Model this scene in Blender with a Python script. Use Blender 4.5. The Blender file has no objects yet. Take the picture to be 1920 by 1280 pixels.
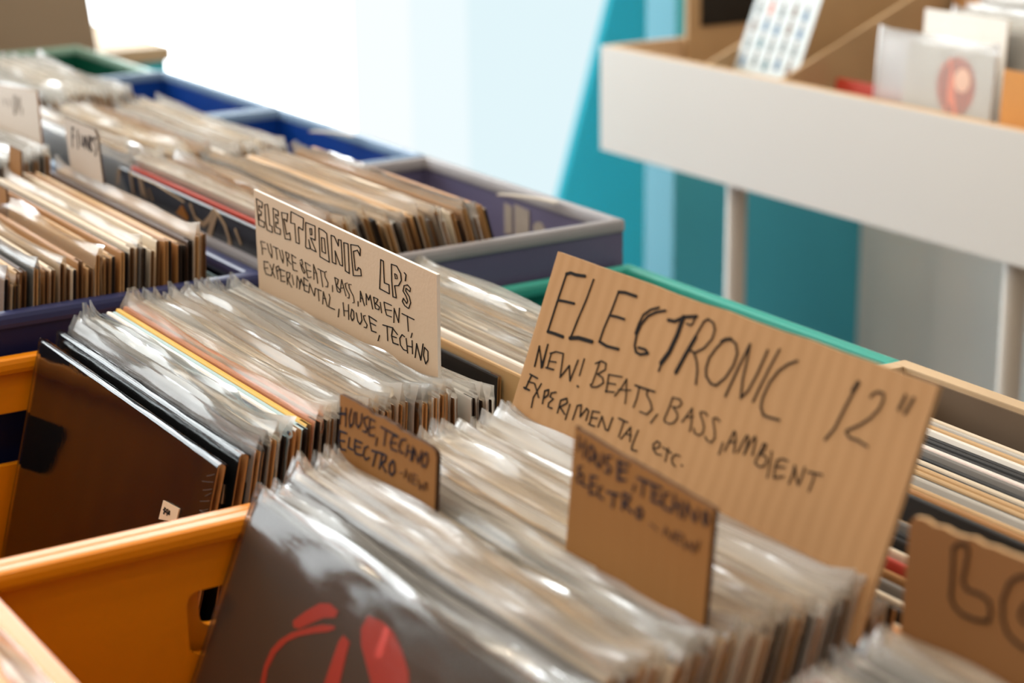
import bpy, bmesh, math, random
from mathutils import Matrix, Vector
R = math.radians
random.seed(7)
S = bpy.context.scene
COL = S.collection

# ------------------------------------------------------------------ camera
# world: X runs along the stacks of records, Y along the record tops away from the camera, Z up
YAW, PITCH, ROLL = R(32.012), R(16.828), R(-0.7204)
fw = Vector((math.sin(YAW)*math.cos(PITCH), math.cos(YAW)*math.cos(PITCH), -math.sin(PITCH)))
r0 = Vector((math.cos(YAW), -math.sin(YAW), 0)); u0 = r0.cross(fw)
rt = r0*math.cos(ROLL) + u0*math.sin(ROLL); up = -r0*math.sin(ROLL) + u0*math.cos(ROLL)
cd = bpy.data.cameras.new('camera'); cam = bpy.data.objects.new('camera', cd); COL.objects.link(cam)
cam.matrix_world = Matrix(((rt.x, up.x, -fw.x, 0), (rt.y, up.y, -fw.y, 0), (rt.z, up.z, -fw.z, 1.415), (0, 0, 0, 1)))
cd.sensor_width = 36; cd.lens = 3695.97/1920*36; cd.clip_start = 0.05
cd.dof.use_dof = True; cd.dof.focus_distance = 1.30; cd.dof.aperture_fstop = 5.4
S.camera = cam

# ------------------------------------------------------------------ world, lights, exposure
S.view_settings.view_transform = 'Standard'; S.view_settings.look = 'None'
S.view_settings.gamma = 1; S.view_settings.use_curve_mapping = False; S.view_settings.exposure = -0.2
S.cycles.transparent_max_bounces = 48; S.cycles.max_bounces = 10
S.cycles.use_denoising = True
try: S.cycles.sample_clamp_indirect = 6
except Exception: pass
W = bpy.data.worlds.new('world'); S.world = W; W.use_nodes = True
bg = W.node_tree.nodes['Background']; WN = W.node_tree.nodes; WL = W.node_tree.links
tcw = WN.new('ShaderNodeTexCoord'); sxyz = WN.new('ShaderNodeSeparateXYZ'); WL.new(tcw.outputs['Generated'], sxyz.inputs[0])
cr = WN.new('ShaderNodeValToRGB'); WL.new(sxyz.outputs['Z'], cr.inputs[0])        # pale ceiling above, dim room below
mr = WN.new('ShaderNodeMapRange'); mr.inputs[1].default_value = -1; mr.inputs[2].default_value = 1; WL.new(sxyz.outputs['Z'], mr.inputs[0]); WL.new(mr.outputs[0], cr.inputs[0])
cr.color_ramp.elements[0].position = .40; cr.color_ramp.elements[0].color = (.11, .08, .055, 1)
cr.color_ramp.elements[1].position = .66; cr.color_ramp.elements[1].color = (1.0, .88, .74, 1)
dt = WN.new('ShaderNodeVectorMath'); dt.operation = 'DOT_PRODUCT'; WL.new(tcw.outputs['Generated'], dt.inputs[0]); dt.inputs[1].default_value = (-.34, .42, 0)
mw = WN.new('ShaderNodeMath'); mw.operation = 'MULTIPLY_ADD'; WL.new(dt.outputs['Value'], mw.inputs[0]); mw.inputs[1].default_value = .68; mw.inputs[2].default_value = .68
WL.new(cr.outputs[0], bg.inputs[0]); WL.new(mw.outputs[0], bg.inputs[1])                  # surroundings shaped to light more from the left and window, less from behind
WIN = 6.5           # daylight through the frosted shop window
LAMP = 14.0          # each unseen ceiling bulb, the two added ones too, watts
Z0 = 1.0            # height of the record tops nearest the camera

# ------------------------------------------------------------------ materials
MATS = {}
def srgb(h):
    if isinstance(h, str): h = tuple(int(h[i:i+2], 16) for i in (0, 2, 4))
    return tuple(((c/255)/12.92 if c/255 <= .04045 else ((c/255+.055)/1.055)**2.4) for c in h) + (1,)
def mat(name, col, rough=.6, var=.12, scale=30, metal=0, bump=0, bscale=200, spec=.5, coat=0):
    if name in MATS: return MATS[name]
    m = bpy.data.materials.new(name); m.use_nodes = True; nt = m.node_tree; N = nt.nodes; L = nt.links
    b = N['Principled BSDF']; c = srgb(col)
    b.inputs['Roughness'].default_value = rough; b.inputs['Metallic'].default_value = metal
    b.inputs['Specular IOR Level'].default_value = spec; b.inputs['Coat Weight'].default_value = coat
    b.inputs['Coat Roughness'].default_value = .06
    tc = N.new('ShaderNodeTexCoord')
    n = N.new('ShaderNodeTexNoise'); n.inputs['Scale'].default_value = scale; n.inputs['Detail'].default_value = 4
    L.new(tc.outputs['Object'], n.inputs['Vector'])
    mx = N.new('ShaderNodeMix'); mx.data_type = 'RGBA'
    mx.inputs[6].default_value = tuple(max(0, v*(1-var)) for v in c[:3]) + (1,)
    mx.inputs[7].default_value = tuple(min(1, v*(1+var)) for v in c[:3]) + (1,)
    L.new(n.outputs['Fac'], mx.inputs[0]); L.new(mx.outputs[2], b.inputs['Base Color'])
    if bump:
        n2 = N.new('ShaderNodeTexNoise'); n2.inputs['Scale'].default_value = bscale
        L.new(tc.outputs['Object'], n2.inputs['Vector'])
        bp = N.new('ShaderNodeBump'); bp.inputs['Strength'].default_value = bump; bp.inputs['Distance'].default_value = .002
        L.new(n2.outputs['Fac'], bp.inputs['Height']); L.new(bp.outputs['Normal'], b.inputs['Normal'])
    MATS[name] = m; return m
def kraft(name, col, axis='Y', pitch=.011, strength=.14, var=.10):
    m = mat(name, col, .85, var, 9, spec=.2); nt = m.node_tree; N = nt.nodes; L = nt.links; b = N['Principled BSDF']
    tc = [n for n in N if n.type == 'TEX_COORD'][0]
    w = N.new('ShaderNodeTexWave'); w.bands_direction = axis; w.inputs['Scale'].default_value = .314/pitch
    w.inputs['Distortion'].default_value = 3.5; w.inputs['Detail'].default_value = 2; w.inputs['Detail Scale'].default_value = .35
    L.new(tc.outputs['Object'], w.inputs['Vector'])
    n2 = N.new('ShaderNodeTexNoise'); n2.inputs['Scale'].default_value = 700; L.new(tc.outputs['Object'], n2.inputs['Vector'])
    ad = N.new('ShaderNodeMath'); ad.operation = 'MULTIPLY_ADD'; ad.inputs[1].default_value = .25
    L.new(n2.outputs['Fac'], ad.inputs[0]); L.new(w.outputs['Fac'], ad.inputs[2])
    bp = N.new('ShaderNodeBump'); bp.inputs['Strength'].default_value = strength; bp.inputs['Distance'].default_value = .0012
    L.new(ad.outputs[0], bp.inputs['Height']); L.new(bp.outputs['Normal'], b.inputs['Normal'])
    return m
def film(name, tint, milk, rough, bumps=.10, scale=90):
    """thin clear plastic: mostly see-through, a little milky, glossy"""
    m = bpy.data.materials.new(name); m.use_nodes = True; nt = m.node_tree; N = nt.nodes; L = nt.links
    N.remove(N['Principled BSDF']); out = N['Material Output']
    tc = N.new('ShaderNodeTexCoord')
    mp = N.new('ShaderNodeMapping'); mp.inputs['Scale'].default_value = (1, .12, 1); L.new(tc.outputs['Object'], mp.inputs['Vector'])
    oi = N.new('ShaderNodeObjectInfo'); va = N.new('ShaderNodeVectorMath'); va.operation = 'ADD'
    cx = N.new('ShaderNodeCombineXYZ'); mu = N.new('ShaderNodeMath'); mu.operation = 'MULTIPLY'; mu.inputs[1].default_value = 40
    L.new(oi.outputs['Random'], mu.inputs[0]); L.new(mu.outputs[0], cx.inputs[0]); L.new(mu.outputs[0], cx.inputs[2])
    L.new(mp.outputs[0], va.inputs[0]); L.new(cx.outputs[0], va.inputs[1])
    n = N.new('ShaderNodeTexNoise'); n.inputs['Scale'].default_value = scale; n.inputs['Detail'].default_value = 3
    L.new(va.outputs[0], n.inputs['Vector'])
    bp = N.new('ShaderNodeBump'); bp.inputs['Strength'].default_value = bumps; bp.inputs['Distance'].default_value = .004
    L.new(n.outputs['Fac'], bp.inputs['Height'])
    n3 = N.new('ShaderNodeTexNoise'); n3.inputs['Scale'].default_value = 260; L.new(tc.outputs['Object'], n3.inputs['Vector'])
    ad = N.new('ShaderNodeMath'); ad.operation = 'MULTIPLY_ADD'; ad.inputs[1].default_value = .12; L.new(n3.outputs['Fac'], ad.inputs[0]); L.new(n.outputs['Fac'], ad.inputs[2])
    L.new(ad.outputs[0], bp.inputs['Height'])
    tr = N.new('ShaderNodeBsdfTransparent'); tr.inputs[0].default_value = (.985, .985, .985, 1)
    df = N.new('ShaderNodeBsdfDiffuse'); df.inputs[0].default_value = srgb(tint)
    tl = N.new('ShaderNodeBsdfTranslucent'); tl.inputs[0].default_value = srgb(tint)
    m0 = N.new('ShaderNodeMixShader'); m0.inputs[0].default_value = .5; L.new(df.outputs[0], m0.inputs[1]); L.new(tl.outputs[0], m0.inputs[2])
    m1 = N.new('ShaderNodeMixShader'); m1.inputs[0].default_value = milk; L.new(tr.outputs[0], m1.inputs[1]); L.new(m0.outputs[0], m1.inputs[2])
    gl = N.new('ShaderNodeBsdfGlossy'); gl.inputs['Roughness'].default_value = rough; gl.inputs[0].default_value = (1, 1, 1, 1); L.new(bp.outputs[0], gl.inputs['Normal'])
    fr = N.new('ShaderNodeFresnel'); fr.inputs['IOR'].default_value = 1.5; L.new(bp.outputs[0], fr.inputs['Normal'])
    sc = N.new('ShaderNodeMath'); sc.operation = 'MULTIPLY'; sc.inputs[1].default_value = .75; L.new(fr.outputs[0], sc.inputs[0])
    m2 = N.new('ShaderNodeMixShader'); L.new(sc.outputs[0], m2.inputs[0]); L.new(m1.outputs[0], m2.inputs[1]); L.new(gl.outputs[0], m2.inputs[2])
    L.new(m2.outputs[0], out.inputs[0]); MATS[name] = m; return m
def emit(name, col, s):
    m = bpy.data.materials.new(name); m.use_nodes = True; N = m.node_tree.nodes; N.remove(N['Principled BSDF'])
    e = N.new('ShaderNodeEmission'); e.inputs[0].default_value = col + (1,); e.inputs[1].default_value = s
    m.node_tree.links.new(e.outputs[0], N['Material Output'].inputs[0]); return m

# ------------------------------------------------------------------ helpers
def box(bm, x0, x1, y0, y1, z0, z1, bev=0, mi=0):
    v = [bm.verts.new(p) for p in ((x0,y0,z0),(x1,y0,z0),(x1,y1,z0),(x0,y1,z0),(x0,y0,z1),(x1,y0,z1),(x1,y1,z1),(x0,y1,z1))]
    fs = [bm.faces.new([v[i] for i in q]) for q in ((3,2,1,0),(4,5,6,7),(0,1,5,4),(1,2,6,5),(2,3,7,6),(3,0,4,7))]
    for f in fs: f.material_index = mi
    if bev:
        es = list({e for f in fs for e in f.edges})
        g = bmesh.ops.bevel(bm, geom=es, offset=bev, segments=2, affect='EDGES', profile=.6)
        for f in g['faces']: f.material_index = mi
def prism(bm, pts, axis, a0, a1, mi=0):
    """polygon pts extruded along an axis ('x','y','z'); pts are the two other coordinates in order"""
    def p3(p, a): return {'x': (a, p[0], p[1]), 'y': (p[0], a, p[1]), 'z': (p[0], p[1], a)}[axis]
    A = [bm.verts.new(p3(p, a0)) for p in pts]; B = [bm.verts.new(p3(p, a1)) for p in pts]; n = len(pts)
    fs = [bm.faces.new(A), bm.faces.new(B[::-1])] + [bm.faces.new((A[i], B[i], B[(i+1) % n], A[(i+1) % n])) for i in range(n)]
    for f in fs: f.material_index = mi
    return fs
def cyl(bm, x, y, z0, z1, r, n=24):
    prism(bm, [(x+r*math.cos(2*math.pi*i/n), y+r*math.sin(2*math.pi*i/n)) for i in range(n)], 'z', z0, z1)
def done(name, bm, mats, parent=None, smooth=False, loc=None):
    bmesh.ops.recalc_face_normals(bm, faces=bm.faces[:])
    me = bpy.data.meshes.new(name); bm.to_mesh(me); bm.free()
    for m in (mats if isinstance(mats, (list, tuple)) else [mats]): me.materials.append(m)
    if smooth: me.polygons.foreach_set('use_smooth', [True]*len(me.polygons))
    return link(name, me, parent, loc)
def link(name, me, parent=None, loc=None):
    o = bpy.data.objects.new(name, me); COL.objects.link(o)
    if parent: o.parent = parent
    if loc: o.location = loc
    return o
def thing(name, label, cat, loc=(0,0,0), rot=(0,0,0), group=None):
    o = bpy.data.objects.new(name, None); COL.objects.link(o); o.location = loc; o.rotation_euler = rot; o.empty_display_size = .02
    return tag(o, label, cat, group)
def tag(o, label, cat, group=None):
    o['label'] = label; o['category'] = cat
    if group: o['group'] = group
    return o
def struct(name, bm, mats, label=None):
    o = done(name, bm, mats); o['kind'] = 'structure'
    if label: o['label'] = label
    return o
def stroke(bm, w, pts, x0, x1):
    """marker line: a flat ribbon of width w along pts (u to -Y, v to Z), between x0 and x1, round joints"""
    n = len(pts)
    for i in range(n-1):
        (ua, va), (ub, vb) = pts[i], pts[i+1]; dx, dz = ub-ua, vb-va; l = math.hypot(dx, dz)
        if l < 1e-6: continue
        px, pz = -dz/l*w/2, dx/l*w/2; e = .0001*(i % 3)
        prism(bm, [(-(ua+px), va+pz), (-(ub+px), vb+pz), (-(ub-px), vb-pz), (-(ua-px), va-pz)], 'x', x0-e*.2, x1)
    for i, (ua, va) in enumerate(pts):
        prism(bm, [(-(ua+w/2*math.cos(k*math.pi/4)), va+w/2*math.sin(k*math.pi/4)) for k in range(8)], 'x', x0-.00005, x1)
def lettering(name, key, m, parent, x0=-.0003, x1=.0004, fill=False):
    bm = bmesh.new()
    for s in STROKES[key]:
        p = [(s[i]*1e-4, s[i+1]*1e-4) for i in range(1, len(s), 2)]
        if fill: prism(bm, [(-u, v) for u, v in p], 'x', x0, x1)
        else: stroke(bm, s[0]*1e-4, p, x0, x1)
    return done(name, bm, m, parent)

# handwriting, in tenths of a millimetre on each sign: [pen width, across, up, across, up, ...]
STROKES = {"big":[[13,172,879,163,702,158,512],
[19,171,876,209,891,266,891,355,903],
[16,166,711,240,720,329,728],
[19,158,512,230,517,319,519],
[11,444,902,434,781,412,661,394,533],
[24,389,529,469,550,603,559],
[12,706,888,695,777,674,659,669,577],
[18,707,886,769,896,875,898],
[15,700,742,763,749,831,751],
[17,669,577,747,569,859,579],
[15,1161,881,1086,854,1028,817,992,761,980,695,991,634,1020,602,1060,599,1125,621,1092,636,1030,632],
[13,1097,884,1034,857,985,814,969,755,965,699],
[19,1209,838,1266,843,1331,884,1432,912],
[10,1432,912,1420,887,1421,872,1406,854,1369,856],
[32,1327,880,1321,779,1299,673,1260,601],
[13,1265,618,1259,554],
[12,1503,900,1468,800],
[27,1474,801,1436,693,1404,585],
[11,1503,900,1529,920,1580,911,1609,880,1609,827,1568,765,1506,722,1462,726],
[11,1501,721,1543,682,1571,636,1591,566],
[19,1688,832,1714,850,1753,863],
[12,1753,863,1806,847,1838,803,1836,736,1804,661,1751,602,1705,601,1652,628,1632,668,1633,728,1662,788,1698,835],
[12,119,410,132,287],
[5,119,410,165,350,200,292,194,442],
[12,1911,874,1883,756,1847,568],
[11,1913,870,1926,796,1937,689,1967,590,2004,641,2033,744,2056,877],
[11,2138,902,2108,793,2086,700,2065,599],
[12,2291,880,2233,847,2181,797,2141,722,2126,638,2133,589,2170,555,2208,555,2295,563],
[12,2752,886,2740,848,2715,751,2689,633,2649,562],
[25,2748,885,2732,839],
[11,2858,842,2868,862,2898,881,2932,880,2945,849,2934,799,2894,740,2839,690,2776,648,2771,636,2804,618,2861,621,2936,612],
[15,3074,909,3059,834],
[15,3128,910,3104,826],
[8,121,406,132,287],
[8,121,406,161,358,211,299,197,442],
[8,254,402,258,312],
[8,243,396,295,421,370,428],
[8,252,352,325,363],
[10,245,308,321,316],
[9,370,428,407,289,460,377,509,295,526,427],
[8,579,449,581,347],
[12,592,286,599,284],
[8,729,471,719,331],
[8,693,450,739,478,788,475,798,441,740,397,796,392,817,366,774,330,720,315,705,327],
[8,842,421,865,323],
[8,841,423,964,441],
[8,852,375,925,387],
[8,856,327,935,342],
[7,1009,441,990,388,951,324],
[7,1009,441,1046,356,1060,309],
[7,968,367,1073,391],
[11,1100,428,1175,431,1278,438],
[8,1138,428,1146,360,1140,309],
[8,1279,437,1241,437,1214,429,1220,404,1274,372,1301,341,1269,304,1207,302],
[8,1355,329,1324,269],
[10,127,227,107,137],
[10,110,231,193,227],
[8,112,185,167,191],
[11,90,141,150,140],
[8,182,191,262,124],
[8,247,208,210,110,220,50],
[9,300,177,315,101],
[9,300,177,334,194,345,164,314,135],
[8,411,199,369,183,368,158,405,155,372,121,377,98,419,101],
[9,477,167,482,90],
[9,477,167,527,193,546,170,490,129,553,102],
[8,574,169,574,75],
[8,645,181,641,94],
[8,645,181,680,195,700,127,737,190,762,181,763,125],
[8,797,191,804,112],
[8,797,191,860,201],
[8,804,153,858,164],
[9,798,111,856,115],
[8,894,186,887,120],
[8,894,186,959,125,984,126,990,206],
[9,1044,217,1128,217],
[7,1096,216,1092,120],
[7,1168,201,1115,115],
[7,1168,201,1200,124],
[7,1140,154,1196,158],
[8,1238,202,1227,109,1232,86,1280,93],
[8,1439,450,1436,392,1425,320],
[7,1439,450,1500,456,1527,440,1512,413,1458,401],
[7,1468,401,1514,379,1529,355,1510,324,1476,308,1435,308,1425,320],
[7,1621,438,1600,398,1573,346],
[7,1621,438,1639,392,1652,356,1657,317],
[6,1596,380,1649,398],
[7,1757,434,1731,446,1695,439,1698,425,1734,396,1759,370,1762,337,1736,318,1701,319,1681,341],
[7,1863,433,1832,444,1807,434,1816,414,1849,373,1865,339,1849,310,1814,310,1790,325],
[8,1936,335,1933,270],
[8,1969,300,1982,362,1995,416,2003,415,2026,375,2040,310],
[7,1987,352,2029,370],
[8,2069,321,2082,381,2099,424,2109,421,2120,381,2118,323,2135,391,2159,436,2172,418,2180,339],
[8,2236,420,2225,357,2217,312],
[8,2236,420,2256,421,2256,394,2232,360,2279,363,2299,345,2287,311,2256,299,2220,307],
[7,2310,399,2324,344,2337,264],
[8,2442,388,2396,385,2368,368,2370,321,2382,278,2448,307],
[8,2364,335,2435,351],
[8,2498,283,2505,335,2500,381,2530,332,2566,296,2572,340,2571,393],
[10,2604,379,2651,386,2700,393],
[7,2651,386,2654,345,2649,290],
[7,1416,149,1454,166,1452,189,1423,193,1398,167,1411,142,1451,125,1489,133],
[7,1482,175,1569,166],
[7,1529,183,1537,110],
[7,1638,172,1603,170,1581,141,1597,117,1628,109],
[11,1677,130,1680,129]],
"lp":[[6,71,648,177,637,166,594,111,603,109,568,152,562,145,531,108,536,107,495,195,491,191,450,95,449,85,512,71,648],
[6,215,629,263,640,272,604,281,534,284,486,327,486,326,439,237,442,218,499,215,629],
[6,355,629,442,622,440,586,394,591,393,566,432,561,428,526,391,532,392,495,466,491,462,451,370,448,358,504,355,629],
[6,496,624,600,633,582,570,546,585,529,582,548,526,563,473,619,496,630,446,539,435,523,484,496,624],
[6,656,660,856,649,839,558,772,570,762,550,772,445,716,445,709,580,643,574,656,660],
[6,889,626,1035,627,1029,523,955,528,1039,440,952,445,926,506,945,445,887,436,870,446,879,518,884,607,889,626],
[6,950,594,981,597,981,553,957,548,950,594],
[6,1093,624,1164,621,1214,609,1238,408,1095,417,1093,624],
[5,1129,564,1175,566,1186,460,1130,463,1129,564],
[6,1280,611,1331,611,1386,554,1390,602,1430,605,1440,423,1400,424,1332,510,1340,416,1284,418,1280,611],
[6,1469,597,1533,600,1536,391,1478,398,1469,597],
[6,1572,604,1680,617,1712,602,1704,552,1668,584,1608,564,1628,435,1657,441,1673,464,1706,457,1713,414,1595,390,1583,486,1572,604],
[6,1998,588,2035,585,2039,437,2104,438,2105,376,1971,382,1989,508,1998,588],
[6,2145,588,2218,590,2269,551,2276,507,2237,463,2182,450,2200,370,2154,367,2143,474,2145,588],
[4,2187,533,2214,530,2221,505,2194,499,2187,533],
[7,2319,567,2341,558,2329,515],
[5,2388,454,2394,480,2355,494,2310,479,2294,439,2333,412,2353,385,2339,363,2296,390,2281,364,2311,343,2364,335,2393,381,2377,418,2330,447,2336,467,2388,454],
[4,1270,249,1269,200],
[5,1311,314,1344,220],
[5,1311,314,1366,311,1348,274,1327,264,1395,236,1379,220,1349,221],
[4,1417,323,1384,224],
[4,1417,323,1473,216],
[4,1397,256,1438,270],
[4,1501,317,1465,305,1478,274,1524,237,1518,211,1493,210],
[4,1555,317,1520,312,1528,285,1584,241,1595,201,1570,190],
[6,1650,218,1650,185],
[5,1000,166,1094,168],
[5,1042,166,1050,84],
[5,1125,170,1106,73],
[5,1125,170,1179,73],
[5,1115,119,1162,125],
[5,1213,171,1226,149,1199,75,1291,77],
[5,114,332,188,336],
[5,113,328,130,282,133,232],
[5,134,283,204,291],
[5,227,336,250,280,297,240],
[5,279,343,303,295,297,240],
[6,324,333,409,334],
[5,371,331,387,248],
[5,433,329,453,277,483,241],
[5,476,338,496,289,483,241],
[5,534,337,553,283,557,235],
[5,534,337,592,332,585,304,554,287,621,260],
[5,629,338,701,327],
[5,637,334,643,272,651,225,716,231],
[5,640,286,701,284],
[5,770,321,799,335,813,308,782,279,772,307,796,260,826,237,847,252,806,284],
[5,850,325,933,317],
[5,854,324,869,264,888,219,941,236],
[5,869,272,941,277],
[5,986,338,985,279,984,227],
[5,986,338,1028,281,1042,212],
[4,989,280,1036,282],
[5,1051,321,1140,318],
[5,1094,313,1119,202],
[5,1184,329,1156,320,1161,288,1204,250,1194,219,1166,216],
[6,149,184,228,193],
[6,153,183,152,128,178,93,269,98],
[5,156,133,218,147],
[6,252,181,333,97],
[6,323,200,273,101],
[6,359,184,384,98],
[6,359,184,403,202,417,178,364,151],
[6,426,184,510,185],
[6,430,181,434,94,502,105],
[5,438,133,498,146],
[6,535,185,542,92],
[6,535,185,594,190,582,157,547,134,612,86],
[5,626,182,647,111],
[6,709,194,696,101],
[6,709,194,749,153,740,102,773,186,809,140],
[6,819,207,886,194],
[6,819,205,818,108,874,110],
[6,818,153,874,154],
[6,910,181,891,107],
[5,910,181,979,103,998,166],
[6,1691,301,1685,223],
[6,1691,301,1744,210],
[5,1688,255,1725,253],
[6,1772,301,1772,224],
[6,1772,301,1807,264,1831,304,1862,214],
[6,1879,302,1900,228],
[5,1879,302,1942,301,1919,274,1898,264,1960,252,1948,229,1900,228],
[5,1973,287,1987,217],
[5,2026,302,2130,302],
[5,2026,296,2039,250,2057,218,2125,221],
[5,2044,254,2128,266],
[5,2165,290,2154,189],
[5,2165,290,2221,205,2238,309],
[6,2271,279,2432,276],
[5,2342,280,2351,177],
[5,2401,177,2384,142],
[7,1359,96,1342,35],
[7,1426,158,1435,65],
[7,1505,162,1502,54],
[5,1433,102,1501,116],
[7,1553,141,1532,88,1552,58,1582,84,1580,131,1553,141],
[7,1618,130,1636,75,1668,59,1698,95,1690,144],
[6,1750,142,1722,133,1731,109,1773,81,1760,57,1727,54],
[7,1799,151,1911,141],
[7,1804,147,1817,103,1835,54,1900,59],
[6,1818,108,1898,106],
[7,1947,49,1923,6],
[7,2000,136,2141,149],
[6,2058,142,2062,41],
[7,2136,143,2117,91,2135,44,2207,49],
[6,2141,144,2201,117],
[6,2122,87,2184,92],
[6,2298,126,2263,133,2230,99,2238,54,2277,33,2318,35],
[6,2318,120,2333,23],
[6,2398,125,2399,35],
[6,2330,72,2396,81],
[7,2458,119,2433,18],
[7,2458,119,2507,19,2543,138],
[6,2561,120,2544,64,2571,10,2602,43,2605,105,2561,120]],
"s1":[[8,4,211,-9,107],
[8,69,224,62,111],
[15,-8,168,69,190],
[9,134,237,106,177,116,122,154,154,171,227],
[9,197,234,192,164,218,146,255,193,261,244],
[9,339,248,287,228,292,198,323,171,313,147,271,145],
[9,360,244,344,182,349,142,411,158],
[9,360,244,416,244],
[8,344,185,411,209],
[9,442,154,426,105],
[10,488,231,683,232],
[10,543,219,523,134],
[9,624,220,594,168,609,137,678,145],
[8,624,220,678,228],
[8,599,172,663,188],
[10,771,240,722,226,693,177,713,147,742,154],
[10,796,218,772,145],
[9,849,223,825,136],
[8,781,178,839,188],
[9,868,214,840,140],
[9,868,214,907,146,944,227],
[10,982,228,945,187,950,144,983,147,1011,192,1005,230,982,228],
[11,-9,64,-21,-3,6,-44,61,-33],
[11,-9,64,73,72],
[10,-15,4,50,18],
[10,110,57,93,-7,153,-5],
[11,180,67,169,16,185,-17,254,-6],
[11,180,64,260,69],
[9,174,25,244,38],
[10,333,70,296,54,275,5,306,-17,348,9],
[12,380,60,503,79],
[11,431,63,390,-28],
[12,503,79,467,-20],
[12,503,79,549,78,533,42,488,18,544,-17],
[13,624,75,584,37,584,-9,614,-15,649,21,639,69,624,75]],
"s1n":[[4,699,29,733,37],
[5,772,69,753,13],
[5,772,64,807,4,821,64],
[6,855,70,841,10,889,15],
[5,855,70,898,68],
[5,845,36,889,45],
[6,912,52,923,-2,946,38,970,10,984,60],
[5,1003,66,1003,36],
[6,1003,28,1004,25]],
"s2":[[9,79,545,84,470],
[9,135,540,131,448],
[8,84,505,130,504],
[11,181,528,162,481,181,446,217,474,212,519,181,528],
[12,233,502,240,452,266,437,286,472,286,512],
[12,361,523,320,511,324,477,365,461,349,433,320,435],
[20,425,520,434,427],
[14,424,514,508,525],
[14,425,474,494,489],
[14,431,427,490,441],
[10,569,444,560,407],
[14,587,485,777,491],
[13,637,488,634,408],
[14,715,484,711,410,778,414],
[12,711,443,764,454],
[13,835,483,806,473,789,429,815,404,859,407],
[13,884,493,877,407],
[13,932,478,930,402],
[12,880,447,933,442],
[13,979,485,964,403],
[12,981,474,1049,414,1061,478],
[13,1115,485,1099,447,1124,422,1145,451,1132,485,1115,485],
[9,123,399,94,390,92,366,122,363,86,334,94,307,128,317],
[10,137,362,139,309,179,310],
[12,205,377,207,283,250,297],
[11,205,377,258,382],
[10,206,330,253,345],
[11,302,348,275,328,279,295,319,290],
[13,351,338,445,353],
[13,408,347,403,276],
[13,485,377,486,291],
[13,485,374,542,372,523,338,487,326,565,300],
[13,624,347,599,322,608,291,635,294,649,327,624,347]],
"s2n":[[7,713,294,774,281],
[8,836,318,824,272],
[7,836,313,882,269,898,317],
[8,919,321,912,274,952,273],
[7,919,321,967,320],
[6,916,295,956,303],
[8,972,316,992,262,1021,305,1052,266,1062,317],
[7,1094,336,1080,281]],
"lo":[[15,288,472,318,504,365,517,376,484,367,406,357,340,384,312,471,319,520,306,532,255,521,213,451,193,371,188,321,206,293,241,294,361,288,472],
[13,371,191,451,192,520,217],
[15,788,509,745,502,701,490,658,468,624,431,594,340,602,257,631,206,679,182,733,173,792,190],
[13,772,383,735,381,714,361,696,318,702,295,722,285,774,293]],
"fl":[[15,252,350,205,261,177,166],
[13,230,346,282,347],
[13,208,268,260,269],
[13,374,346,315,173],
[12,442,313,426,221,466,220,525,318],
[13,500,204,554,316,583,210,642,337],
[13,682,336,619,201],
[13,734,344,644,264,680,204],
[12,818,357,754,318,797,252,739,177]],
"du":[[12,555,281,518,189,530,94],
[12,615,282,555,98],
[10,670,266,649,136],
[10,734,283,697,182],
[8,771,193,752,119],
[10,229,204,262,144],
[10,380,217,386,146]],
"em":[[3,827,-464,803,-438,894,-348,1001,-263,1092,-232,1187,-238,1182,-275,1079,-316,967,-393,883,-453],
[3,1195,-316,1083,-352,955,-421,827,-495,739,-570,684,-647,667,-747,687,-837,718,-927,761,-909,713,-749,739,-646,812,-551,905,-485,1029,-422,1153,-365,1209,-329],
[3,1306,-326,1381,-335,1389,-405,1413,-542,1452,-671,1297,-736,1281,-595,1283,-467,1285,-368],
[3,1465,-158,1603,-140,1721,-152,1844,-202,1949,-268,2008,-346,2041,-424,1787,-531,1676,-434,1554,-350,1489,-308,1442,-239]],
"rp":[[40,7,-28,-195,-195],
[44,311,10,183,-209],
[39,504,-30,431,-188],
[15,657,-86,657,-201],
[34,528,-54,510,-202],
[45,1618,-60,1623,-178,1756,-214,1985,-101,2170,9],
[61,2176,-7,1846,-276,1642,-433],
[48,2214,-8,2290,-107,2273,-254,2166,-368,1927,-451],
[39,2499,-106,2507,-219],
[12,301,-2,893,7,1481,-52]],
"rpo":[[3,1176,-217,1391,-98,1446,-206,1397,-254]],
"st":[[3,2508,-415,2748,-394,2736,-482,2491,-543]],
"st4":[[8,2565,-450,2540,-466,2567,-468,2550,-486],
[7,2550,-449,2557,-488],
[7,2580,-451,2581,-472,2604,-466],
[7,2598,-445,2603,-482],
[7,2620,-446,2618,-469,2634,-468,2629,-448,2620,-446]],
"st2":[[3,2910,-238,2998,-222,3012,-340,2908,-353]]}

# ------------------------------------------------------------------ the room
TEAL = mat('teal_paint', (62, 216, 240), .55, .05, 3)
TEAL_D = mat('dark_teal', (70, 184, 214), .6, .06, 3)
PALE = mat('pale_plaster', (236, 234, 232), .8, .12, 2.2)
FLOOR = mat('floor_lino', (120, 108, 95), .6, .12, 6)
WHITE = mat('white_paint', (214, 211, 207), .5, .02, 5)
bm = bmesh.new(); box(bm, -1.6, 4.4, -1.6, 3.75, -.1, 0); struct('floor', bm, FLOOR)
WY = 3.60
bm = bmesh.new()
prism(bm, [(2.262, .06), (2.75, .06), (2.75, 2.7), (2.60, 2.7), (2.60, 1.13)], 'y', WY, WY+.10)
box(bm, -1.6, 2.75, WY, WY+.10, 0, .06); box(bm, 2.75, 4.4, WY, WY+.10, 0, 2.7); struct('wall_back', bm, TEAL)
bm = bmesh.new(); box(bm, 1.874, 2.28, 2.5, 2.577, 0, 2.7); box(bm, 1.8735, 1.874, 2.499, 2.578, 0, 2.7, mi=1)
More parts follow.
